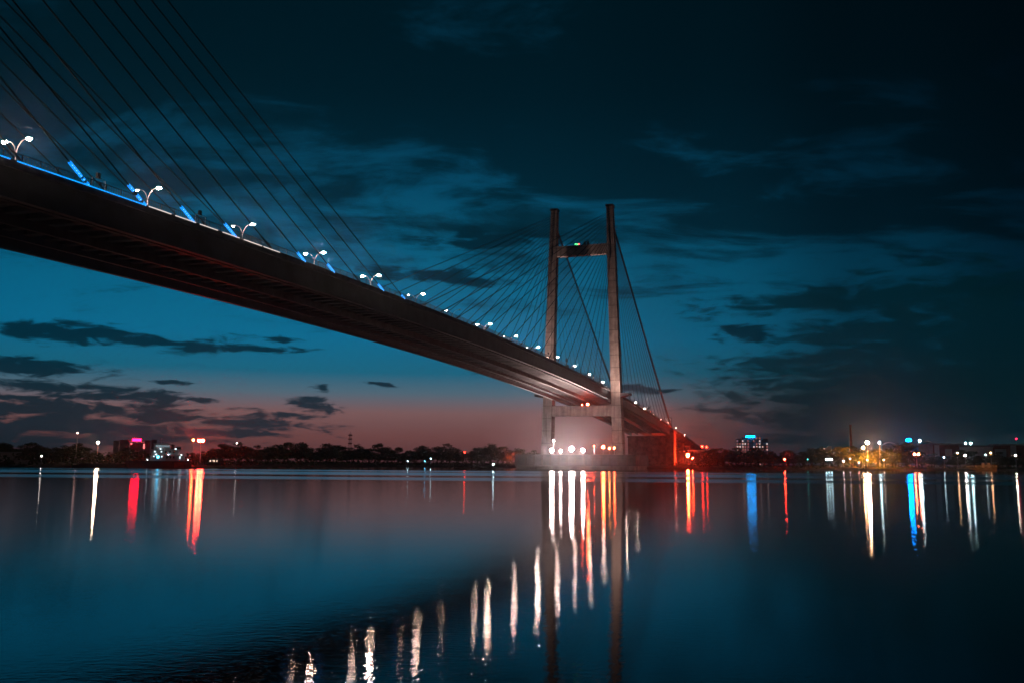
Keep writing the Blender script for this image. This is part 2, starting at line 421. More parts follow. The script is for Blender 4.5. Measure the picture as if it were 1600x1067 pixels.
# lights along the deck edge
def strip(y0, y1, mat):
    n = max(2, int((y1-y0)/3)+1); ys = [y0+(y1-y0)*i/(n-1) for i in range(n)]
    MB().sweep([(14.61,.02),(14.72,.02),(14.72,.16),(14.61,.16)], ys).build('led_strip', mat, bridge)
LB = G('blue strip', (.0,.29,1), 1.35); LWs = G('white strip', (1,.86,.8), .75)
strip(-140, -121.2, LB); strip(-120.1, -95.9, LB)
y = -95.3
while y < -62:
    strip(y, y+rnd.uniform(4.6,5.6), LWs); y += 6.2

# pylons
def leg(mb, sx, y0):
    X = lambda z: sx*(17.9 - 3.75*min(1, max(0, z/127.0)))
    zb = zd(y0)
    st = [(6.4, 4.9, 6.2), (32, 4.6, 5.6), (103, 3.9, 4.4), (127.3, 3.1, 3.6)]
    def dims(z):
        for (a,wa,da),(b,wb,db) in zip(st, st[1:]):
            if z <= b: t = (z-a)/(b-a); return wa+(wb-wa)*t, da+(db-da)*t
        return st[-1][1:]
    # box shaft with a shallow groove down its faces (deeper where the cables enter)
    zs = [6.4, 20, 32, 45, 60, 80, 102, 104, 115, 127.3]
    v = []; f = []
    for z in zs:
        w, d = dims(z); g = .45 if z >= 103 else .14; gw = .42 if z >= 103 else .10
        x = X(z)
        ring = [(-w/2,-d/2),(-gw,-d/2),(-gw,-d/2+g),(gw,-d/2+g),(gw,-d/2),(w/2,-d/2),(w/2,d/2),(gw,d/2),(gw,d/2-g),(-gw,d/2-g),(-gw,d/2),(-w/2,d/2)]
        v += [(x+a, y0+b, z) for a,b in ring]
    k = 12
    for i in range(len(zs)-1):
        for j in range(k): f.append((i*k+j, i*k+(j+1)%k, (i+1)*k+(j+1)%k, (i+1)*k+j))
    f.append(tuple(range(k-1,-1,-1))); f.append(tuple((len(zs)-1)*k+j for j in range(k)))
    mb.add(v, f)
    return X, dims
def pylon(y0, full):
    p = bpy.data.objects.new('pylon', None); COL.objects.link(p); p.parent = bridge; p.location = (0, y0-PYL, 0)
    for sx in (1, -1):
        mb = MB(); X, dims = leg(mb, sx, y0); mb.build('leg', M['conc'], p)
        w, d = dims(127.3)
        c = MB().box((X(127)-w/2-.35, y0-d/2-.3, 127.32), (X(127)+w/2+.35, y0+d/2+.3, 128.5))
        c.build('leg_cap', M['dark'], p)
        zz = zd(y0)
        # maintenance platform bracketed off the outer face
        x0 = X(zz)+sx*2.35; 
        q = MB(); xa, xb = sorted((x0, x0+sx*4.4))
        q.add([(xa,y0-3.2,zz-2.6 if sx<0 else zz-3.4),(xb,y0-3.2,zz-2.6 if sx>0 else zz-3.4),(xb,y0+3.2,zz-2.6 if sx>0 else zz-3.4),(xa,y0+3.2,zz-2.6 if sx<0 else zz-3.4),
               (xa,y0-3.2,zz-1.6),(xb,y0-3.2,zz-1.6),(xb,y0+3.2,zz-1.6),(xa,y0+3.2,zz-1.6)], [(3,2,1,0),(4,5,6,7),(0,1,5,4),(1,2,6,5),(2,3,7,6),(3,0,4,7)])
        q.build('platform', M['dark'], p)
        q = MB()
        for yy in (-3.1, 0, 3.1): q.tube([(x0+sx*4.3,y0+yy,zz-1.6),(x0+sx*4.3,y0+yy,zz-.4)], .05, 4)
        q.tube([(x0+sx*4.3,y0-3.1,zz-.4),(x0+sx*4.3,y0+3.1,zz-.4)], .05, 4)
        if full: q.build('platform_rail', M['rail'], p)
    for za, zb, dp in ((103.9,109.0,3.4),(25,30,4.6)):
        xa = 17.9-3.75*((za+zb)/2)/127 - 2.1 + .1
        mb = MB().box((-xa, y0-dp/2, za), (xa, y0+dp/2, zb))
        mb.build('cross_beam', M['conc'], p)
    if full:
        # caisson with a stepped top carrying both legs
        mb = MB().box((-27, y0-22, 1.4), (30, y0+9, 6.4)); mb.build('pile_cap', M['capc'], p)
        MB().box((-26.4, y0-21.4, -3), (29.4, y0+8.4, 1.38)).build('pile_cap_foot', M['pier'], p)
        for xx in range(-26, 30, 4):
            MB().box((xx, y0-22.25, 1.6), (xx+.5, y0-22.02, 6.0)).build('fender', M['wood'], p)
    return p
pyl = pylon(PYL, True); pylon(-PYL, False)

# stay cables
CX = 14.45
def cable(y0, sx, ya, ztop, r, lit=None, foot=.0):
    s = 1 if ya > y0 else -1
    xt = sx*(17.9-3.75*ztop/127); w = 1.6
    top = Vector((xt, y0+s*1.55, ztop)); bot = Vector((sx*CX, ya, zd(ya)+foot))
    n = 9; L_ = (top-bot); sag = .0012*L_.length
    pts = [bot + L_*(i/n) - Vector((0,0,sag*4*(i/n)*(1-i/n))) for i in range(n+1)]
    o = MB().tube(pts, r, 6).build('stay_cable', M['cable'], bridge)
    d = (pts[1]-pts[0]).normalized()
    o2 = MB().tube([bot+d*.2, bot+d*3.2], r*1.7, 8).build('anchor_sleeve', M['rail'], o)
    if lit:
        a0, a1, gaps = lit
        for (g0, g1) in [(.3+(a-.3)*.52, .3+(b-.3)*.52) for a, b in gaps]:
            MB().tube([bot+d*g0, bot+d*g1], r*1.25+.13, 8).build('led_wrap', G('blue wrap', (0,.28,1), 1.2), o)
            # bead row of bright diodes facing the water
            q = MB(); k = g0+.2
            side = Vector((CAM.x-bot.x, CAM.y-bot.y, -20)).normalized(); side = (side - d*side.dot(d)).normalized()
            while k < g1-.15:
                q.ball(bot+d*k+side*(r*1.25+.15), .07, seg=6, rings=4); k += .5
            q.build('led_bead', G('bead', (.3,.65,1), 2.2), o)
    return o
C0, CS = 2.8, 11.61
LITN = {0:[(3.3,4.2),(.3,2.6)], 1:[(.3,6.0)], 3:[(.3,6.3)], 4:[(.3,6.3)], 6:[(.3,7.2)], 7:[(.3,7.4)], 8:[(.2,1.5),(2.5,4.6),(6.2,8.6)], 9:[(.4,1.5),(2.3,3.0),(3.6,8.8)]}
for sx in (1, -1):
    for j in range(11):
        lit = LITN.get(j) if sx > 0 else None
        cable(-PYL, sx, -C0-CS*j, 126-1.35*j, .115, (0,0,lit) if lit else None)
    for j in range(18):
        cable(PYL, sx, 7.4+11.5*j, 124.8-1.15*j, .125)
    for j in range(13):
        cable(PYL, sx, PYL+18+12.6*j, 104.6+1.3*j, .12)
    # back-stay bundle to the end pier
    top = Vector((sx*14.5, PYL+1.6, 121)); bot = Vector((sx*CX, END-8, zd(END-8)))
    MB().tube([top, top+(bot-top)*.5-Vector((0,0,.5)), bot], .5, 8).build('stay_cable', M['cable'], bridge)

# end pier: broad wall below the end of the side span
ep = bpy.data.objects.new('end_pier', None); COL.objects.link(ep); ep.parent = bridge; ep.location = (0, END-PYL, 0)
ez_ = zd(END)
MB().box((-15.2, END-4, -3), (10.2, END+3, ez_-6)).build('pier_wall', M['pier'], ep)
MB().box((10.4, END-6, -3), (15.6, END+4, ez_-1.2)).build('pier_column', M['pier'], ep)
MB().box((-15.6, END-5.4, ez_-5.98), (10.38, END+3.4, ez_-4.8)).build('pier_cap', M['pier'], ep)
q = MB()
for xx in (-10, -4.6, .8, 6.2): q.box((xx-1.9, END-4.25, 2), (xx+1.9, END-4.03, ez_-8))
q.build('pier_panel', M['pier'], ep)

# ------------------------------------------------------------------ approach viaduct
via = thing('approach_viaduct', 'concrete approach viaduct on tall columns curving down behind the end pier', 'viaduct', (0, 470, 0))
vy = [END+4.3+i*8 for i in range(43)]
MB().sweep([(-12,.1),(-12,-1),(-9,-2.6),(9,-2.6),(12,-1),(12,.1)], vy).build('deck', M['pier'], via)
for x in (11.7,-11.7):
    MB().sweep([(x-.15,.11),(x+.15,.11),(x+.15,1.1),(x-.15,1.1)], vy).build('parapet', M['pier'], via)
for i, yy in enumerate(range(440, 720, 28)):
    z1 = zd(yy)-2.62
    for x in (-7.5, 7.5): MB().frustum((x,yy,0),2.2,2.2,(x,yy,z1-1.3),1.9,1.9).build('column', M['pier'], via)
    MB().box((-9.5,yy-1.2,z1-1.28),(9.5,yy+1.2,z1-.01)).build('column_beam', M['pier'], via)

# ------------------------------------------------------------------ lamps
ORD = ['first','second','third','fourth','fifth','sixth','seventh','eighth','ninth','tenth','eleventh','twelfth','thirteenth','fourteenth','fifteenth','sixteenth','seventeenth','eighteenth','nineteenth','twentieth','twenty-first','twenty-second','twenty-third']
LAMPW = (1.0,.70,.58)
def street_lamp(y, label, rs, ls, cat='street lamp', grp='twin-arm street lamps along the bridge', H=8.6):
    z = zd(y); t = thing('street_lamp', label, cat, (0, y, z), grp)
    MB().tube([(0,y,z),(0,y,z+1.2)], .16, 8).build('base', M['post'], t)
    MB().tube([(0,y,z+1.18),(0,y,z+H-2.6)], .11, 8, .085).build('pole', M['post'], t)
    for sx, st in ((1, rs), (-1, ls)):
        pts = [(sx*1.75*(1-math.cos(a)), y, z+H-2.6+2.55*math.sin(a)) for a in [i*math.pi/2/8 for i in range(9)]]
        pts.append((sx*2.0, y, z+H+.02))
        MB().tube(pts, .075, 6, .05).build('arm', M['post'], t)
        hx = sx*2.35
        rl = .42 if st > 100 else .27
        h = MB().ball((hx, y, z+H+.06), .5, (1.35,.55,.34), 10, 6).build('lamp_head', M['post'], t, smooth=True)
        lens = MB().ball((hx, y, z+H-.06), rl, (1.2,.75,.62), 10, 6)
        lens.build('lens', G('street %g' % st, LAMPW, st*2.2) if st else M['glass'], h, smooth=True)
RS = [420,420,420,420,420,160,0,420,160,400,180,160,200,220,300,260,330,300,320]
LS = [170, 30, 40,101,110, 50,90,130, 40, 60, 30, 30, 30, 60, 30, 30, 30,60,30]
for i in range(19):
    y = -107.1 + 28.36*i
    if y > END: break
    street_lamp(y, '%s twin-arm street lamp on the bridge median counting from the near end' % ORD[i], RS[i], LS[i])
for i, y in enumerate((436, 462, 500, 545)):
    street_lamp(y, '%s twin-arm street lamp on the approach viaduct past the end pier' % ORD[i], 60, 40, grp='street lamps on the viaduct')

def flood_mast(px, py, D, label, col, st, r=.5, heads=1, name='floodlight_mast', base=None, group=None, cat='floodlight', spread=1.4, hcol=None, aim=None):
    """pole with a cross-bar of floodlight heads"""
    top = at(px, py, D); z0 = BANK if base is None else base
    t = thing(name, label, cat, (top.x, top.y, z0), group)
    MB().tube([(top.x,top.y,z0),(top.x,top.y,top.z+.1)], .14, 6, .09).build('pole', M['post'], t)
    view = Vector((CAM.x-top.x, CAM.y-top.y, 0)).normalized(); side = Vector((-view.y, view.x, 0))
    if heads > 1:
        MB().tube([top-side*spread*(heads-1)/2, top+side*spread*(heads-1)/2], .07, 6).build('crossbar', M['post'], t)
    for k in range(heads):
        c = top + side*spread*(k-(heads-1)/2)
        n_ = (Vector(aim) if aim else view*.95+Vector((0,0,.32))).normalized()
        h = MB().tube([c-n_*r*1.05, c-n_*r*.4, c+n_*.1*r], r*1.08, 14, r*1.3).build('lamp_head', M['dark'], t)
        cc = hcol[k] if hcol else col
        MB().ball(c, r, (1,1,1), 10, 6).build('lens', G('%s %g' % (str(cc), st), cc, st), h, smooth=True)
    return t
WH = (1,.70,.65); RED = (1,.022,.010); ORG = (1,.05,.012); BLU = (.12,.62,1); CYW = (.55,.9,1); WRM = (1,.62,.35); MAG = (1,.002,.022)
capz = 6.4
DP = lambda px: 0
def cap_D(px):  # depth of the front part of the caisson top
    d = CM @ Vector(((px-800)/FPX, (533.5-703)/FPX, -1)); return (PYL-21.4-CAM.y)/d.y
def cap_lamp(px, py, label, col, st, r, heads=1, aim=None):
    return flood_mast(px, py, cap_D(px), label, col, st, r, heads, name='floodlight', base=capz, group='floodlights on the pylon base', spread=r*1.9, aim=aim)
cap_lamp(862, 703, 'large white floodlight on the pylon base in front of the shaded leg', WH, 1700, .8)
cap_lamp(876, 704, 'smaller white floodlight between the two largest ones on the pylon base', WH, 700, .5)
cap_lamp(893, 701, 'largest white floodlight on the pylon base', WH, 2100, 1.0)
cap_lamp(911, 703, 'white floodlight beside the orange lamps on the pylon base', WH, 1700, .7)
cap_lamp(929, 697, 'tiny orange lamp between white and orange floodlights on the pylon base', ORG, 700, .3, aim=(-.6,.1,.3))
cap_lamp(942.5, 698, 'large orange floodlight on the pylon base', ORG, 1000, .65)
cap_lamp(952, 700, 'small yellowish lamp between two orange floodlights on the pylon base', (1,.3,.05), 160, .3)
cap_lamp(960, 699.5, 'orange floodlight at the foot of the lit pylon leg', ORG, 500, .45, aim=(-.62,-.55,.35))
cap_lamp(865, 688, 'small white lamp high on a pole against the shaded pylon leg', WH, 90, .35)

def spot(loc, tgt, col, power, ang=60, size=.5):
    l = bpy.data.lights.new('added beam', 'SPOT'); l.energy = power; l.color = col; l.spot_size = R(ang); l.spot_blend = .6; l.shadow_soft_size = size
    o = bpy.data.objects.new('added_beam', l); COL.objects.link(o); o.location = loc
    o.rotation_euler = (Vector(tgt)-Vector(loc)).to_track_quat('-Z','Y').to_euler(); return o
PK = (1,.62,.52)
fy = PYL-15
spot((19.5,fy,8.2), (15.0,PYL-2,92), PK, 400000, 36)  # spots without heads, added to brighten the pylon legs
spot((-17.5,fy,8.2), (-15.0,PYL-2,92), PK, 400000, 36)
spot((-6,fy-6,8.6), (-3,PYL-32,36), (1,.72,.66), 200000, 95)  # added to brighten the deck underside near the pylon
spot((5,fy-6,8.6), (4,PYL-32,36), (1,.66,.58), 200000, 95)

# red lamps on the lower cross beam
t = thing('beam_lamp', 'red lamp shining on top of the lower cross beam under the deck', 'lamp', (0, PYL-2.6, 30))
bx = at(897, 632, 425); 
MB().box((bx.x-.5,PYL-1.6,30.01),(bx.x+.5,PYL-.8,30.5)).build('housing', M['dark'], t)
MB().ball((bx.x,PYL-1.9,30.55), .5, (1,.8,.8), 10, 6).build('lens', G('beam red', (1,.05,.015), 900), t, smooth=True)
t = thing('beam_lamp', 'fainter red lamp beside the bright one on the lower cross beam', 'lamp', (0, PYL-2.6, 30))
MB().box((bx.x-3.2,PYL-1.6,30.01),(bx.x-2.5,PYL-.8,30.4)).build('housing', M['dark'], t)
MB().ball((bx.x-2.85,PYL-1.9,30.42), .25, (1,.8,.8), 8, 5).build('lens', G('beam red2', (1,.05,.015), 300), t, smooth=True)

# beacon frame on the upper cross beam
t = thing('beacon_frame', 'dark frame with green and red signal lights on the upper cross beam', 'signal lights', (0, PYL, 109))
q = MB()
for xx in (-5.5,-3.9,-2.2,.6,1.4,2.2,3.4,4.4): q.tube([(xx,PYL-1.2,109.01),(xx,PYL-1.2,110.6)], .09, 4)
q.tube([(-5.5,PYL-1.2,110.6),(-3.9,PYL-1.2,110.6)], .12, 4); q.tube([(.6,PYL-1.2,111),(4.4,PYL-1.2,111)], .1, 4)
q.build('frame', M['dark'], t)
MB().box((-3.4,PYL-1.5,109.2),(-1.9,PYL-1.1,109.9)).build('green_light', G('green', (.1,1,.25), 3), t)
MB().box((-1.8,PYL-1.5,109.2),(-1.0,PYL-1.1,109.9)).build('red_light', G('redsig', (1,.12,.12), 2.2), t)
q = MB()
for a in (1.0, 2.6): q.box((a,PYL-1.4,109.01),(a+1.1,PYL-.4,110.7))
t2 = tag(q.build('equipment_cabinets', M['dark']), 'two dark equipment boxes beside the signal lights on the upper cross beam', 'equipment box')

# lattice hoarding at the end of the side span
hp = Vector((11.5, END-2, zd(END)))
t = thing('sign_gantry', 'dark lattice sign frame with chequered panel at the end of the bridge', 'sign frame', hp)
q = MB()
for xx in (-2.4,2.4): q.box((hp.x+xx-.15,hp.y-.15,hp.z+.01),(hp.x+xx+.15,hp.y+.15,hp.z+7.4))
for zz in (.8,3,5.2,7.2): q.box((hp.x-2.24,hp.y-.1,hp.z+zz),(hp.x+2.24,hp.y+.1,hp.z+zz+.16))
q.build('frame', M['dark'], t)
q = MB()
for i in range(6):
    for k in range(8):
        if (i+k) % 2: q.box((hp.x-2.1+i*.7,hp.y-.3,hp.z+1+k*.75),(hp.x-1.45+i*.7,hp.y-.22,hp.z+1.7+k*.75))
q.build('panel', M['white'], t)

# guard frames and signal posts behind the near railing
def edgeY(px):
    lo, hi = -150, 420
    for _ in range(50):
        m = (lo+hi)/2; d = CM.transposed() @ (Vector((13.6,m,zd(m)))-CAM)
        if 800 + FPX*d.x/-d.z < px: lo = m
        else: hi = m
    return lo
for px, lab in ((155,'grey goalpost frame behind the railing beside the blue edge strip'),(314,'grey goalpost frame behind the railing beside the white edge strip'),(858,'small grey goalpost frame on the deck close to the shaded pylon leg')):
    y = edgeY(px); z = zd(y)
    t = thing('guard_frame', lab, 'frame', (13.4,y,z), 'goalpost frames on the deck')
    q = MB().tube([(13.4,y-1.3,z+.01),(13.4,y-1.3,z+2.0),(13.4,y+1.3,z+2.1),(13.4,y+1.3,z+.01)], .06, 5); q.build('frame', M['post'], t)
    q = MB().box((13.1,y-.35,z+2.12),(13.5,y+.2,z+2.9)); q.build('lamp_box', M['dark'], t)
    MB().tube([(13.4,y+.2,z+1.5),(13.4,y+1.2,z+.6)], .12, 5).build('brace', M['dark'], t)
for px, lab in ((887,'dark signal post standing on the deck between two lamps near the pylon'),(1015,'dark signal post on the side span beyond the lit pylon leg')):
    y = edgeY(px); z = zd(y)
    t = thing('signal_post', lab, 'signal post', (13.2,y,z), 'signal posts on the deck')
    MB().tube([(13.2,y,z+.01),(13.2,y,z+4.6)], .12, 6).build('pole', M['dark'], t)
    MB().box((12.8,y-.4,z+2.6),(13.6,y+.4,z+4.0)).build('signal_head', M['dark'], t)
    MB().box((12.7,y-.3,z+.02),(13.7,y+.9,z+1.6)).build('cabinet', M['dark'], t)

# ------------------------------------------------------------------ trees
def tree_meshes(seed, kind):
    rn = random.Random(seed)
    H = 10.0; cr = MB(); tr = MB()
    th = rn.uniform(2.2,3.2)
    tr.tube([(0,0,-.3),(rn.uniform(-.1,.1),0,th*.5),(rn.uniform(-.2,.2),rn.uniform(-.2,.2),th),(rn.uniform(-.4,.4),rn.uniform(-.4,.4),H*.62)], .32, 7, .1)
    lobes = []
    nl = rn.randint(12,16)
    wid = {0:3.6,1:2.9,2:4.4,3:3.2}[kind]
    for i in range(nl):
        a = rn.uniform(0,6.28); rr = wid*math.sqrt(rn.random())*.78
        zc = rn.uniform(.26,.86)*H; 
        rr *= 1.15-.75*max(0,(zc/H-.55))/.4
        lobes.append((Vector((rr*math.cos(a), rr*math.sin(a), zc)), rn.uniform(1.0,1.75)*(1.1 if kind==2 else 1)))
    lobes.append((Vector((rn.uniform(-.6,.6),rn.uniform(-.6,.6),H*.87)), 1.3))
    for c, r in lobes[:6]:
        tr.tube([(0,0,th*.85),(c.x*.5,c.y*.5,(th+c.z)/2),(c.x*.9,c.y*.9,c.z)], .13, 5, .04)
    for c, r in lobes:
        for k in range(int(95*r)):
            d = Vector((rn.gauss(0,1),rn.gauss(0,1),rn.gauss(0,1))); d.normalize()
            p = c + Vector((d.x*r*1.15, d.y*r*1.15, d.z*r*.8))*(rn.random()**.4)*rn.uniform(.85,1.12)
            s = rn.uniform(.18,.42)
            u = Vector((rn.gauss(0,1),rn.gauss(0,1),rn.gauss(0,.5))).normalized(); w = u.cross(Vector((rn.gauss(0,1),rn.gauss(0,1),rn.gauss(0,1)))).normalized()
            cr.add([p-u*s, p+w*s*.55, p+u*s, p-w*s*.55], [(0,1,2,3)])
    def mk(mbx, nm, mat):
        me = bpy.data.meshes.new(nm); me.from_pydata([tuple(p) for p in mbx.v], [], mbx.f); me.materials.append(mat); return me
    return mk(cr,'crown',M['leaf2' if kind%2 else 'leaf']), mk(tr,'trunk',M['bark'])
TM = [tree_meshes(20+i, i%4) for i in range(9)]
ntree = 0
def tree(px, top, D, label, group, wide=1.0, base=None):
    global ntree
    p = stand(px, D); zt = at(px, top, D).z; h = max(2.0, zt-BANK+.1)
    crown, trunk = TM[ntree % len(TM)]; ntree += 1
    t = thing('tree', label, 'tree', p, group)
    s = h/9.9; t.scale = (s*wide*1.35, s*wide*1.35, s); t.rotation_euler = (0,0,random.uniform(0,6.28))
    for nm, me in (('crown',crown),('trunk',trunk)):
        o = bpy.data.objects.new(nm, me); COL.objects.link(o); o.parent = t
    return t
PROF = [(-30,692),(0,690),(12,693),(22,699),(32,694),(46,690),(60,694),(72,699),(86,698),(100,695),(118,691),(130,697),(150,703),(170,705),(190,703),(200,698),(222,704),(300,706),(315,703),(330,699),(346,693),(374,690),(400,694),(415,699),(430,692),(450,690),(470,690),(486,698),(514,691),(526,694),(546,698),(560,693),(590,691),(606,697),(622,698),(640,703),(650,698),(662,695),(690,696),(702,692),(716,700),(746,697),(766,692),(786,696),(810,699),(835,702),
        (1104,704),(1116,700),(1130,699),(1150,697),(1180,697),(1205,703),(1232,702),(1270,698),(1286,697),(1300,700),(1320,697),(1336,695),(1352,698),(1372,700),(1400,693),(1416,690),(1440,704),(1460,707),(1500,701),(1522,704),(1560,705),(1590,706),(1630,704)]
def prof_y(px):
    for (a,ya),(b,yb) in zip(PROF, PROF[1:]):
        if px <= b: return ya+(yb-ya)*(px-a)/(b-a)
    return PROF[-1][1]
ZON = [(-60,150,'dark tree on the far bank near the low shed left of the mooring vessel','trees by the low shed'),
       (150,310,'dark low tree on the bank behind the moored white vessel','trees behind the vessel'),
       (310,540,'tall dark tree on the far bank between the red floodlights and the lattice mast','trees between red floodlights and mast'),
       (540,690,'dark tree on the far bank past the lattice mast','trees past the lattice mast'),
       (690,850,'reddish-lit tree on the far bank close behind the pylon base','trees behind the pylon base'),
       (1060,1145,'dark tree on the bank beside the approach viaduct','trees beside the viaduct'),
       (1145,1310,'dark tree on the bank in front of the apartment towers','trees below the apartment towers'),
       (1310,1392,'orange-lit tree around the tall white floodlight mast','trees lit around the floodlight mast'),
       (1392,1455,'dark tree beside the red lamps on the bank','trees beside the red lamps'),
       (1455,1700,'dark tree in front of the long red and white sheds','trees in front of the sheds')]
ZON[0] = (-60,150,'dark tree on the far bank near the low pale shed','trees by the low shed')
def zone(px):
    for a,b,l,g in ZON:
        if a <= px < b: return l, g
    return ZON[-1][2:]
for (px, ty) in PROF:
    l, g = zone(px); D = shoreD(px)+random.uniform(20,34)
    if px > 1455: D = shoreD(px)+random.uniform(16,22)
    tree(px, ty+random.uniform(-.5,.8), D, l, g, random.uniform(1.0,1.35))
px = -40
while px < 1640:
    if not (845 < px < 1100):
        l, g = zone(px); ty = prof_y(px)+random.uniform(4,10)
        if 195 < px < 305: ty = max(ty, 709)
        if px > 1455: ty = max(ty, 712)
        tree(px, ty, shoreD(px)+random.uniform(13,18) + (8 if random.random() < .5 else 0), l, g, random.uniform(1.1,1.6))
    px += random.uniform(9,16)

# undergrowth along the water's edge
ug = MB(); rn = random.Random(11)
for i in range(14000):
    px = rn.uniform(-80,1680)
    if 850 < px < 1050 and rn.random() < .8: continue
    dd = rn.uniform(2,30); D = shoreD(px)+dd
    x, y = bank_xy(px, D); h = rn.random()**1.6*rn.uniform(.8,3.2)
    p = Vector((x,y,min(BANK,.4+dd*.1)+h)); s = rn.uniform(.25,.6)
    u = Vector((rn.gauss(0,1),rn.gauss(0,1),rn.gauss(0,.6))).normalized(); w = u.cross(Vector((rn.gauss(0,1),rn.gauss(0,1),rn.gauss(0,1)))).normalized()
    ug.add([p-u*s, p+w*s*.7, p+u*s, p-w*s*.7], [(0,1,2,3)])
o = ug.build('undergrowth', M['leaf'], fix=False); tag(o, 'dark undergrowth along the far water edge', 'undergrowth', kind='stuff')

# ------------------------------------------------------------------ bank lights
fm = flood_mast
fm(153,691,300,'tall mast with one warm white floodlight near the moored vessel', (1,.62,.4), 700, .34)
fm(121,676,300,'thin tall mast with a small pinkish lamp over the dark trees', (1,.55,.5), 6, .3, cat='lamp mast')
fm(65,712,284,'small white lamp on a short post by the low shed', (1,.9,.8), 14, .22, cat='lamp')
fm(314,688,312,'mast with a bright bank of orange-red floodlights behind the vessel', RED, 1100, .5, 2, spread=1.1)
fm(302,687,318,'slender pole with a single orange lamp next to the red floodlight bank', ORG, 500, .36, cat='lamp')
fm(370,692,430,'small white lamp glinting among tall dark trees', (1,.9,.85), 20, .4, cat='lamp')
for px, py, c, l in ((637,720,CYW,'bluish white lamp low on the bank past the lattice mast'),(664,720,BLU,'blue lamp low on the bank beside bluish white ones'),(673,716,CYW,'bluish lamp slightly higher than its blue neighbour')):
    fm(px,py,shoreD(px)+6,l,c,14,.3,cat='lamp')
fm(726,706,520,'dim red lamp among the trees before the pylon base', RED, 30, .4, cat='lamp')
fm(770,707,528,'orange floodlight turned towards trees close to the pylon base', (1,.07,.015), 3000, .5, cat='floodlight', aim=(.1,.9,.35))
fm(803,713,525,'orange floodlight on a post turned to the trees beside the pylon base', (1,.07,.015), 3000, .45, cat='floodlight', aim=(-.2,.9,.35))
fm(812,717,523,'low orange lamp at the water next to the pylon base', (1,.10,.02), 70, .4, cat='lamp')
fm(1075,711,622,'powerful orange-red floodlight on a mast beside the viaduct columns', (1,.034,.008), 3000, 1.1, aim=(-.35,-.85,.35))
fm(1083,716,640,'low red floodlight turned up at the viaduct columns', (1,.03,.008), 2200, .7, aim=(-.7,.25,.6), cat='floodlight')
fm(1097,697,560,'small red lamp at the far end of the viaduct', RED, 60, .6, cat='lamp', group='red lamps at the viaduct end')
fm(1104,698,566,'second small red lamp at the far end of the viaduct', RED, 50, .55, cat='lamp', group='red lamps at the viaduct end')
fm(1226,717,530,'single small red lamp on the dark bank below the apartment towers', RED, 300, .5, cat='lamp')
fm(1262,717,534,'dim teal lamp on the dark bank', (.1,.8,.7), 5, .35, cat='lamp')
fm(1295,717,536,'cluster of cyan white lamps on one post at the water', CYW, 40, .4, 3, cat='lamp')
fm(1318,720,538,'white lamp low at the edge of the orange-lit trees', (1,.9,.95), 22, .35, cat='lamp')
fm(1328,716,540,'pale lamp beneath the orange-lit trees', (.9,.85,1), 12, .35, cat='lamp')
fm(1342,722,538,'pinkish lamp low beneath the orange-lit trees', (1,.4,.35), 20, .4, cat='lamp')
fm(1355,691,548,'tall mast with a brilliant pinkish white floodlight bank above orange trees', (1,.5,.36), 1800, .85)
SOD = (1,.27,.018)  # sodium lamps added in front of the trees to light them orange
fm(1347,712,546,'added sodium floodlight on a post turned towards the orange trees', SOD, 12000, .5, aim=(-.3,.8,.55))
fm(1374,716,546,'second added sodium floodlight on a post turned towards the orange trees', SOD, 12000, .5, aim=(-.2,.8,.55))
fm(1349,699,562,'warm lamp glowing inside the orange tree crowns', (1,.6,.3), 160, .7, cat='lamp')
fm(1374,691,560,'bluish white lamp on a mast beside the curved roof hall', CYW, 70, .6, cat='lamp')
fm(1355,718,539,'small blue white lamp at the foot of the floodlight mast', CYW, 26, .35, cat='lamp')
fm(1381,718,541,'small white lamp before the orange tree', (1,.85,.7), 22, .35, cat='lamp')
fm(1420,687,600,'bright blue floodlights on a mast over dark trees', (0,.22,1), 220, .8, 2)
fm(1437,688,600,'bluish white floodlight on a mast next to the blue ones', CYW, 130, .7)
fm(1418,695,590,'small orange lamp below the blue floodlights', ORG, 14, .6, cat='lamp')
fm(1432,709,556,'pair of red orange lamps over a lit bush', (1,.12,.05), 500, .5, 2, cat='lamp', spread=2.2)
fm(1475,714,565,'white lamp at the near end of the lit promenade', CYW, 30, .4, cat='lamp')
fm(1509,692,650,'bluish lamp on the shed roof line', CYW, 60, .6, cat='lamp', base=1.7)
fm(1517,692,650,'brighter bluish lamp beside another over the shed roof line', CYW, 90, .65, cat='lamp')
fm(1496,707,572,'warm street lamp on the promenade', (1,.6,.28), 70, .38, cat='street lamp')
fm(1508,711,568,'white street lamp standing at the lit promenade rail', (1,.84,.74), 150, .5, cat='street lamp')
fm(1548,707,574,'warm lamp on a tall pole at the end of the promenade', (1,.5,.25), 70, .4, cat='street lamp')
fm(1540,710,576,'dim bluish lamp between promenade and warm lamp', CYW, 26, .35, cat='lamp')
fm(1587,711,572,'white lamp on a pole apart from the promenade', (1,.9,.75), 140, .48, cat='street lamp')
fm(1588,685,680,'red beacon on a thin mast above the sheds', (1,.02,.08), 5, .7, cat='beacon')

# ------------------------------------------------------------------ buildings
def frame_at(px, D):
    """local axes: u to the right seen from the river, v inland"""
    p = stand(px, D); v = Vector((p.x-CAM.x, p.y-CAM.y, 0)).normalized(); return p, Vector((v.y,-v.x,0)), v
def lbox(mb, o, u, v, a, b):
    c = o + u*(a[0]+b[0])/2 + v*(a[1]+b[1])/2 + Vector((0,0,(a[2]+b[2])/2))
    return mb.obox(c, u*(b[0]-a[0])/2, v*(b[1]-a[1])/2, Vector((0,0,(b[2]-a[2])/2)))
def zz(px, py, D): return at(px, py, D).z - BANK
def m_(px_w, D): return px_w*D/FPX
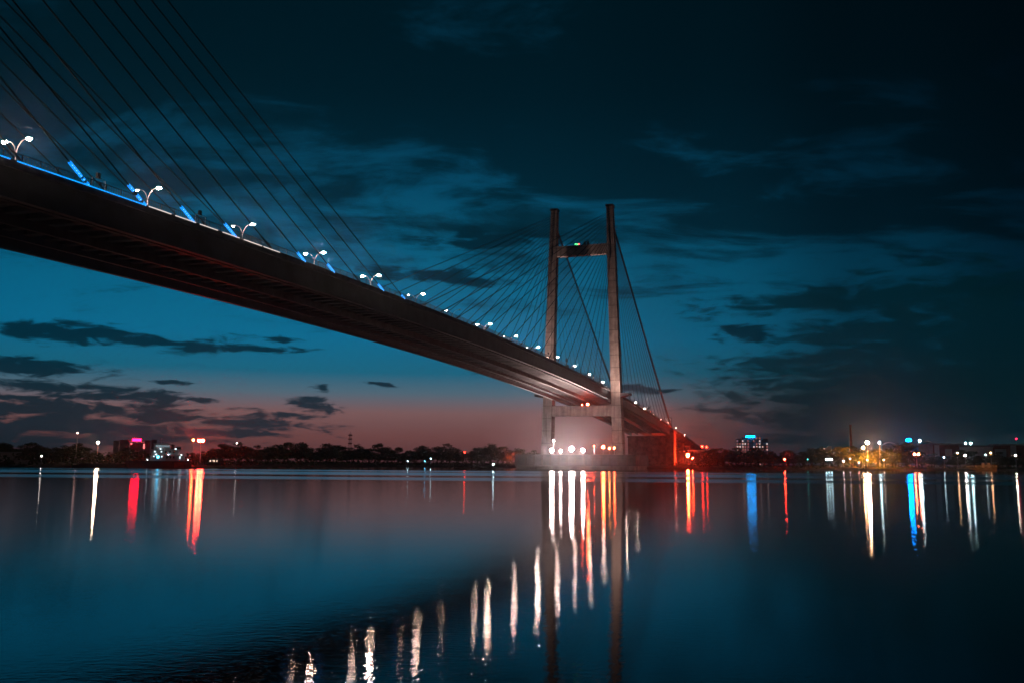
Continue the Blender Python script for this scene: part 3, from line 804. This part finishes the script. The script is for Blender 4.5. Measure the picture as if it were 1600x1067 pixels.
# apartment towers with a blue crown light
D = 1100; o, u, v = frame_at(1174, D)
t = thing('apartment_block', 'pale apartment towers with lit windows and a blue crown light', 'building', o)
for (a, b, ty) in ((1151.5,1159,684.5),(1160,1167,681.5),(1168,1180,683.5),(1181,1189,681.5),(1190,1200,684.5)):
    xa, xb = m_(a-1174,D), m_(b-1174,D); h = zz(a,ty,D)
    k = lbox(MB(), o, u, v, (xa,0,0), (xb,14,h)).build('tower', M['cream'], t)
    for zf in range(int(h/3.4)):
        for q_ in range(2):
            if random.random() < .62:
                x0 = xa+.8+q_*(xb-xa-2.6)
                c = random.choice([(1,.55,.45),(1,.3,.25),(1,.35,.3),(1,.3,.3),(1,.85,.8)])
                lbox(MB(), o, u, v, (x0,-.12,zf*3.4+1.0), (x0+1.3,-.03,zf*3.4+2.6)).build('window', G('win%s'%str(c), c, 1.0 if c[1] > .5 else .5), k)
MBx = lbox(MB(), o, u, v, (m_(-7,D),-.6,zz(1174,682.3,D)), (m_(6,D),3,zz(1174,680,D))); MBx.build('crown_light', G('crown blue', (0,.30,.9), 34), t)
# far tower with a magenta roof sign
D = 900; o, u, v = frame_at(211, D)
t = thing('office_tower', 'distant reddish tower blocks under a glowing pink rooftop sign', 'building', o)
for a, b, ty in ((178,186,688),(187,201,686.5),(202,222,691),(223,232,687),(233,241,686)):
    lbox(MB(), o, u, v, (m_(a-211,D),0,0), (m_(b-211,D),16,zz(a,ty,D))).build('block', M['pier'], t)
lbox(MB(), o, u, v, (m_(-6,D),3.2,zz(211,688.5,D)), (m_(7,D),4.0,zz(211,684.4,D))).build('roof_sign', G('sign magenta', MAG, 45), t)
q = MB()
for xx in (-3,3): lbox(q, o, u, v, (xx-.2,3.4,zz(211,691,D)+.02), (xx+.2,3.8,zz(211,688.6,D)))
q.build('sign_post', M['dark'], t)
for (px, py) in ((204,692.5),(222.5,694),(222.5,696.5),(222.5,699)):
    lbox(MB(), o, u, v, (m_(px-211,D)-.7,-.3,zz(px,py,D)-.7), (m_(px-211,D)+.7,-.05,zz(px,py,D)+.7)).build('window', G('win red', (1,.2,.2), 2), t)
# low shed far on the bank
D = 286; o, u, v = frame_at(22, D)
t = thing('riverside_shed', 'low pale shed with flat roof among the dark trees', 'shed', o)
lbox(MB(), o, u, v, (m_(-20,D),0,-.5), (m_(9,D),4,zz(20,707,D))).build('wall', M['cream'], t)
lbox(MB(), o, u, v, (m_(-21,D),-.4,zz(20,707,D)+.01), (m_(10,D),4.3,zz(20,705.4,D))).build('roof', M['roof'], t)
o2, u2, v2 = frame_at(34, 277)
lbox(MB(), o2, u2, v2, (m_(-12,277),0,-1.2), (m_(12,277),2.2,zz(34,718,277))).build('skip', M['stone'])
t = bpy.data.objects['skip']; t.name = 'concrete_slipway'; tag(t, 'long pale concrete ledge at the water below the low shed', 'ledge')
# sheds at the far right
D = 640; base0 = None
def shed(px0, px1, ty, D, wall, lab, piers=()):
    c = (px0+px1)/2; o, u, v = frame_at(c, D); hw = m_((px1-px0)/2, D); h = zz(c, ty, D)
    t = thing('warehouse', lab, 'warehouse', o, 'long sheds on the far bank')
    lbox(MB(), o, u, v, (-hw,0,0), (hw,22,h-1.2)).build('wall', M[wall], t)
    lbox(MB(), o, u, v, (-hw-.4,-.8,h-1.19), (hw+.4,22.5,h)).build('roof', M['roof'], t)
    for p0, p1, pt in piers:
        lbox(MB(), o, u, v, (m_(p0-c,D),-.9,0), (m_(p1-c,D),-.02,h-1.22 if pt is None else zz(c,pt,D))).build('white_bay', M['white'], t)
    return t
shed(1461,1502,692,640,'brick','red brick shed with a white end bay and pale roof edge',((1463,1470,None),(1478,1488,701)))
shed(1503,1550,695,630,'white','long white shed with pale front between two red ones',((1506,1514,None),(1530,1534,None)))
shed(1551,1606,692.5,650,'brick','dark red shed with white bays under the red beacon',((1558,1574,701),(1580,1588,None)))
shed(1609,1700,692.5,650,'brick','dark red shed at the edge of the view',((1620,1628,None),))
def hall(px0, px1, ty, D, lab):
    c = (px0+px1)/2; o, u, v = frame_at(c, D); hw = m_((px1-px0)/2, D); h = zz(c, ty, D)
    t = thing('hall', lab, 'hall', o, 'halls with curved roofs')
    lbox(MB(), o, u, v, (-hw,0,0), (hw,24,h-2.0)).build('wall', M['cream'], t)
    q = MB(); n = 10
    pr = [(-hw-.5+ (2*hw+1)*i/n, h-1.9+1.9*math.sin(math.pi*i/n)) for i in range(n+1)]
    pts = pr + [(a, b-.35) for a, b in reversed(pr)]; k = len(pts)
    vs = [o+u*a+v*d+Vector((0,0,b)) for d in (-1,24) for a, b in pts]
    q.add(vs, [tuple(range(k)), tuple(range(2*k-1,k-1,-1))]+[(i,(i+1)%k,k+(i+1)%k,k+i) for i in range(k)])
    q.build('roof', M['white'], t)
hall(1381,1400,689.5,650,'pale hall with a curved roof beside the floodlight mast')
hall(1437,1458,688.8,660,'second pale hall with a curved roof next to the blue floodlights')
# white house on the bank
D = 600; o, u, v = frame_at(1292, D)
t = thing('white_house', 'small white stepped house above dark trees', 'house', o)
lbox(MB(), o, u, v, (m_(-9,D),0,0), (m_(8,D),9,zz(1292,699,D))).build('wall', M['white'], t)
lbox(MB(), o, u, v, (m_(2,D),1,zz(1292,699,D)+.01), (m_(8,D),8,zz(1292,696,D))).build('upper_storey', M['white'], t)
lbox(MB(), o, u, v, (m_(-6,D),-.1,zz(1292,702,D)), (m_(-2,D),-.02,zz(1292,700.4,D))).build('window', G('house win', (1,.6,.5), 1.2), t)
# factory chimney
D = 760; o, u, v = frame_at(1331, D)
t = thing('chimney', 'tall slim brick chimney rising behind the orange-lit trees', 'chimney', o)
ht = zz(1331,663,D)
MB().tube([o, o+Vector((0,0,ht))], 1.3, 10, .8).build('stack', M['brick'], t)
MB().tube([o+Vector((0,0,ht-1.2)), o+Vector((0,0,ht+.2))], 1.1, 10).build('rim', M['brick'], t)
# lattice mast
D = 620; o, u, v = frame_at(546, D); ht = zz(546,673,D)
t = thing('lattice_mast', 'thin lattice telecom mast rising above the tree line', 'mast', o)
q = MB()
for i, j in ((-1,-1),(1,-1),(1,1),(-1,1)): q.tube([o+u*1.3*i+v*1.3*j, o+u*.5*i+v*.5*j+Vector((0,0,ht*.93))], .13, 4)
nb = 12
for i in range(nb):
    z0, z1 = ht*.93*i/nb, ht*.93*(i+1)/nb; w0 = 1.3-.8*i/nb; w1 = 1.3-.8*(i+1)/nb
    for s in (-1,1):
        q.tube([o+u*w0*s-v*w0+Vector((0,0,z0)), o-u*w1*s-v*w1+Vector((0,0,z1))], .08, 4)
q.tube([o+Vector((0,0,ht*.93)), o+Vector((0,0,ht))], .1, 4)
q.build('lattice', M['dark'], t)
q = MB()
for zf in (.6,.74,.86): lbox(q, o, u, v, (-1.3,-1.3,ht*zf), (1.3,1.3,ht*zf+.7))
q.build('antenna', M['brick'], t)
# promenade with lit rail
D = 563; o, u, v = frame_at(1517, D)
t = thing('promenade', 'low lit promenade with white rails by the water', 'promenade', o)
lbox(MB(), o, u, v, (m_(-34,D),0,-1.8), (m_(36,D),5,.2)).build('deck', M['stone'], t)
q = MB()
for i in range(29):
    x = m_(-34,D)+i*m_(70,D)/28; lbox(q, o, u, v, (x-.07,.1,.21), (x+.07,.25,1.3))
for z in (.7,1.3): lbox(q, o, u, v, (m_(-34,D),.11,z), (m_(36,D),.24,z+.12))
q.build('railing', M['white'], t)
lbox(MB(), o, u, v, (m_(15,D),1,.21), (m_(19,D),3.5,3)).build('kiosk', M['white'], t)
lbox(MB(), o, u, v, (m_(23,D),1,.21), (m_(27,D),3.5,3)).build('kiosk', M['white'], t)
# lit canopy beside the viaduct
D = 600; o, u, v = frame_at(1090, D)
t = thing('canopy', 'flat canopy lit orange beside the viaduct columns', 'canopy', o)
lbox(MB(), o, u, v, (m_(-15,D),0,zz(1090,704,D)), (m_(15,D),7,zz(1090,702,D))).build('roof', M['white'], t)
for xx in (-13,-4,5,13): lbox(MB(), o, u, v, (m_(xx,D)-.15,.5,0), (m_(xx,D)+.15,.8,zz(1090,704,D)-.01)).build('post', M['post'], t)
# row of small lit kiosk windows right of the red floodlights
D = 345; o, u, v = frame_at(334, D)
t = thing('jetty_hut', 'long dark hut with a few small lit windows beside the red floodlights', 'hut', o)
lbox(MB(), o, u, v, (m_(-10,D),0,-1), (m_(14,D),3,zz(334,716,D))).build('wall', M['hull'], t)
for a, b in ((-6.5,-4.5),(-2,-.8),(0,1.2),(4,5)):
    lbox(MB(), o, u, v, (m_(a,D),-.08,zz(334,721,D)), (m_(b,D),-.02,zz(334,718,D))).build('window', G('hut win', (1,.85,.7), 1.4), t)

# ------------------------------------------------------------------ vessels
D = 272; p = at(258, 726, D); o = Vector((p.x,p.y,0)); v = Vector((p.x-CAM.x,p.y-CAM.y,0)).normalized(); u = Vector((v.y,-v.x,0))
zw = lambda py: at(258, py, D).z
X_ = lambda px: m_(px-258, D)
t = thing('river_vessel', 'white multi-deck vessel with lit windows moored at the bank', 'vessel', o)
# hull: pointed at the bow
q = MB(); pr = [(X_(205),-2.2),(X_(200),0),(X_(205),2.2),(X_(292),2.6),(X_(297),2.2),(X_(297),-2.2),(X_(292),-2.6)]; k = len(pr)
vs = [o+u*a*(.97 if z < 0 else 1)+v*b+Vector((0,0,z)) for z in (-.4, zw(719.5)) for a, b in pr]
q.add(vs, [tuple(range(k)), tuple(range(2*k-1,k-1,-1))]+[(i,(i+1)%k,k+(i+1)%k,k+i) for i in range(k)]); q.build('hull', M['hull'], t)
lbox(MB(), o, u, v, (X_(271),-2.75,.1), (X_(296),-2.62,zw(721))).build('redlit_plate', M['redlit'], t)  # reddish light on the bow, put into this plate's colour
def deck_house(px0, px1, y0, y1, d, mat='white'):
    return lbox(MB(), o, u, v, (X_(px0),-d,zw(y0)+.01), (X_(px1),d,zw(y1))).build('deckhouse', M[mat], t)
h1 = deck_house(236, 286, 719.5, 711, 2.0); h2 = deck_house(237, 278, 711, 702, 1.8); h3 = deck_house(240, 264, 702, 693.5, 1.5)
for a, b, c, dd in ((228,297,719.4,2.5),(234,288,711,2.3),(236,282,702,2.1),(239,266,693.3,1.7)):
    lbox(MB(), o, u, v, (X_(a),-dd,zw(c)+.02), (X_(b),dd,zw(c)+.14)).build('deck_plate', M['white'], t)
def win(hh, px, py, w, h, d, mat): lbox(MB(), o, u, v, (X_(px-w/2),-d-.05,zw(py+h/2)), (X_(px+w/2),-d-.01,zw(py-h/2))).build('window', mat, hh)
dimw = G('cabin dim', (.55,.8,.9), .35); brw = G('cabin bright', (.7,.9,1), 1.8); blw = G('cabin blue', (.1,.6,1), 9)
for px in (244,247.5,251,254.5,258,261.5): win(h3, px, 696.5, 2.2, 3, 1.5, dimw)
for px in (242,251.5): win(h2, px, 705, 1.8, 2, 1.8, brw)
for px in (258,264,270): win(h2, px, 705.5, 2.2, 3, 1.8, M['glass'])
win(h1, 247, 713.5, 3.2, 3.6, 2.0, blw); win(h1, 252.5, 712.7, 1.6, 2, 2.0, brw); win(h1, 241, 712.5, 1.6, 2, 2.0, brw); win(h1, 279, 714, 1.8, 4, 2.0, brw)
for px in (260,265,270): win(h1, px, 714, 2, 4, 2.0, M['glass'])
for px, py, dd in ((244,709.6,2.15),(262,709.6,2.15),(281,709.8,2.15),(250,700.6,2.0),(272,700.6,2.0),(232,717.6,2.35),(291,717.6,2.35)):
    MB().ball(o+u*X_(px)-v*(dd+.12)+Vector((0,0,zw(py))), .09, seg=6, rings=4).build('fill_light', G('deck fill', (.7,.88,1), 26), t)  # small bulbs added to brighten the vessel's white decks
MB().tube([o+u*X_(251)+Vector((0,0,zw(693))), o+u*X_(251)+Vector((0,0,zw(684)))], .06, 5).build('mast', M['white'], t)
lbox(MB(), o, u, v, (X_(248),-.1,zw(689)), (X_(254),.1,zw(688.5))).build('yard', M['white'], t)
MB().tube([o+u*X_(268)+Vector((0,0,zw(702))), o+u*X_(268)+Vector((0,0,zw(693.5)))], .5, 10, .45).build('funnel', M['dark'], t)
lbox(MB(), o, u, v, (X_(273),-.8,zw(702)), (X_(280),.8,zw(697.5))).build('winch_house', M['dark'], t)
q = MB()
for px in range(230, 298, 6): q.tube([o+u*X_(px)-v*2.45+Vector((0,0,zw(719.4)+.14)), o+u*X_(px)-v*2.45+Vector((0,0,zw(719.4)+.75))], .03, 4)
q.tube([o+u*X_(229)-v*2.45+Vector((0,0,zw(719.4)+.75)), o+u*X_(296)-v*2.45+Vector((0,0,zw(719.4)+.75))], .035, 4); q.build('railing', M['white'], t)
# barge beside it
D = 266; p = at(165, 728, D); ob = Vector((p.x,p.y,0))
q = MB(); L_ = m_(48,D)
pr = [(-L_,-.2),(-L_+1.2,-.5+.1),(L_-1.2,-.4),(L_,-.2),(L_,.9),(-L_,.9)]
t = thing('barge', 'low black barge lying at the bank next to the white vessel', 'barge', ob)
vs = [ob+u*a+v*d+Vector((0,0,b)) for d in (0,4) for a, b in pr]; k = 6
MB().add(vs, [tuple(range(k)), tuple(range(2*k-1,k-1,-1))]+[(i,(i+1)%k,k+(i+1)%k,k+i) for i in range(k)]).build('hull', M['hull'], t)
lbox(MB(), ob, u, v, (-L_+1.5,.4,.91), (L_-2,3.6,1.3)).build('hatch_cover', M['hull'], t)
# little rowing boats
def boat(px, py, Lm, lab, lamp=None):
    D = FPX*CAM.z/max(2.5,(py-(723.7+(px-800)*.00745))); p = at(px, py, D); o = Vector((p.x,p.y,0))
    v = Vector((p.x-CAM.x,p.y-CAM.y,0)).normalized(); u = Vector((v.y,-v.x,0))
    t = thing('wooden_boat', lab, 'boat', o, 'small boats near the pylon base')
    q = MB(); n = 8; vs = []; 
    for i in range(n+1):
        s = -1+2*i/n; w = .7*(1-s*s)**.6+.03; zt = .45+.5*s*s
        vs += [o+u*s*Lm/2-v*w+Vector((0,0,zt)), o+u*s*Lm/2*.92+Vector((0,0,-.15+.3*s*s)), o+u*s*Lm/2+v*w+Vector((0,0,zt))]
    fs = []
    for i in range(n):
        a = i*3; fs += [(a,a+1,a+4,a+3),(a+1,a+2,a+5,a+4)]
    q.add(vs, fs); q.build('hull', M['wood'], t)
    q = MB(); 
    for i in range(5):
        a0 = math.pi*i/5; a1 = math.pi*(i+1)/5
        q.add([o+u*x+v*math.cos(a)*.6+Vector((0,0,.5+math.sin(a)*.75)) for x in (-Lm*.2,Lm*.15) for a in (a0,a1)], [(0,1,3,2)])
    q.build('canopy', M['wood'], t)
    if lamp:
        MB().tube([o+u*Lm*.3+Vector((0,0,.5)), o+u*Lm*.3+Vector((0,0,1.7))], .04, 5).build('lamp_pole', M['post'], t)
        MB().ball(o+u*Lm*.3+Vector((0,0,1.8)), .2, seg=8, rings=5).build('lamp', G('boat lamp', CYW, lamp), t)
boat(721, 732.8, 5.5, 'small dark wooden boat with a round canopy farther from the pylon')
boat(745, 732.6, 4.0, 'smallest dark wooden boat between the lit boat and another')
boat(762, 733.5, 6.0, 'wooden boat carrying a bright bluish white lamp', 60)

# ------------------------------------------------------------------ humid air over the river
hz = MB().box((-2700,-1000,-4.2),(2700,2900,135)).build('haze', None)
hm = bpy.data.materials.new('humid air'); N, L = nodes(hm)
for n in list(N): N.remove(n)
ho = N.new('ShaderNodeOutputMaterial'); pv = N.new('ShaderNodeVolumePrincipled')
pv.inputs['Color'].default_value = (.8,.85,.9,1); pv.inputs['Density'].default_value = .00011; pv.inputs['Anisotropy'].default_value = .96
L.new(pv.outputs[0], ho.inputs['Volume']); hz.data.materials.append(hm); hz['kind'] = 'stuff'; hz['label'] = 'thin humid night haze over the river'; hz['category'] = 'haze'

# ------------------------------------------------------------------ render settings
vs_ = scene.view_settings; vs_.view_transform = 'Standard'; vs_.look = 'None'; vs_.exposure = 0; vs_.gamma = 1
scene.render.film_transparent = False
cy = scene.cycles
cy.use_denoising = True; cy.denoiser = 'OPENIMAGEDENOISE'
try: cy.denoising_input_passes = 'RGB_ALBEDO_NORMAL'
except Exception: pass
cy.max_bounces = 5; cy.diffuse_bounces = 2; cy.glossy_bounces = 3; cy.transparent_max_bounces = 4
cy.use_light_tree = True; cy.sample_clamp_indirect = 6; cy.caustics_reflective = False; cy.caustics_refractive = False
cy.blur_glossy = 0
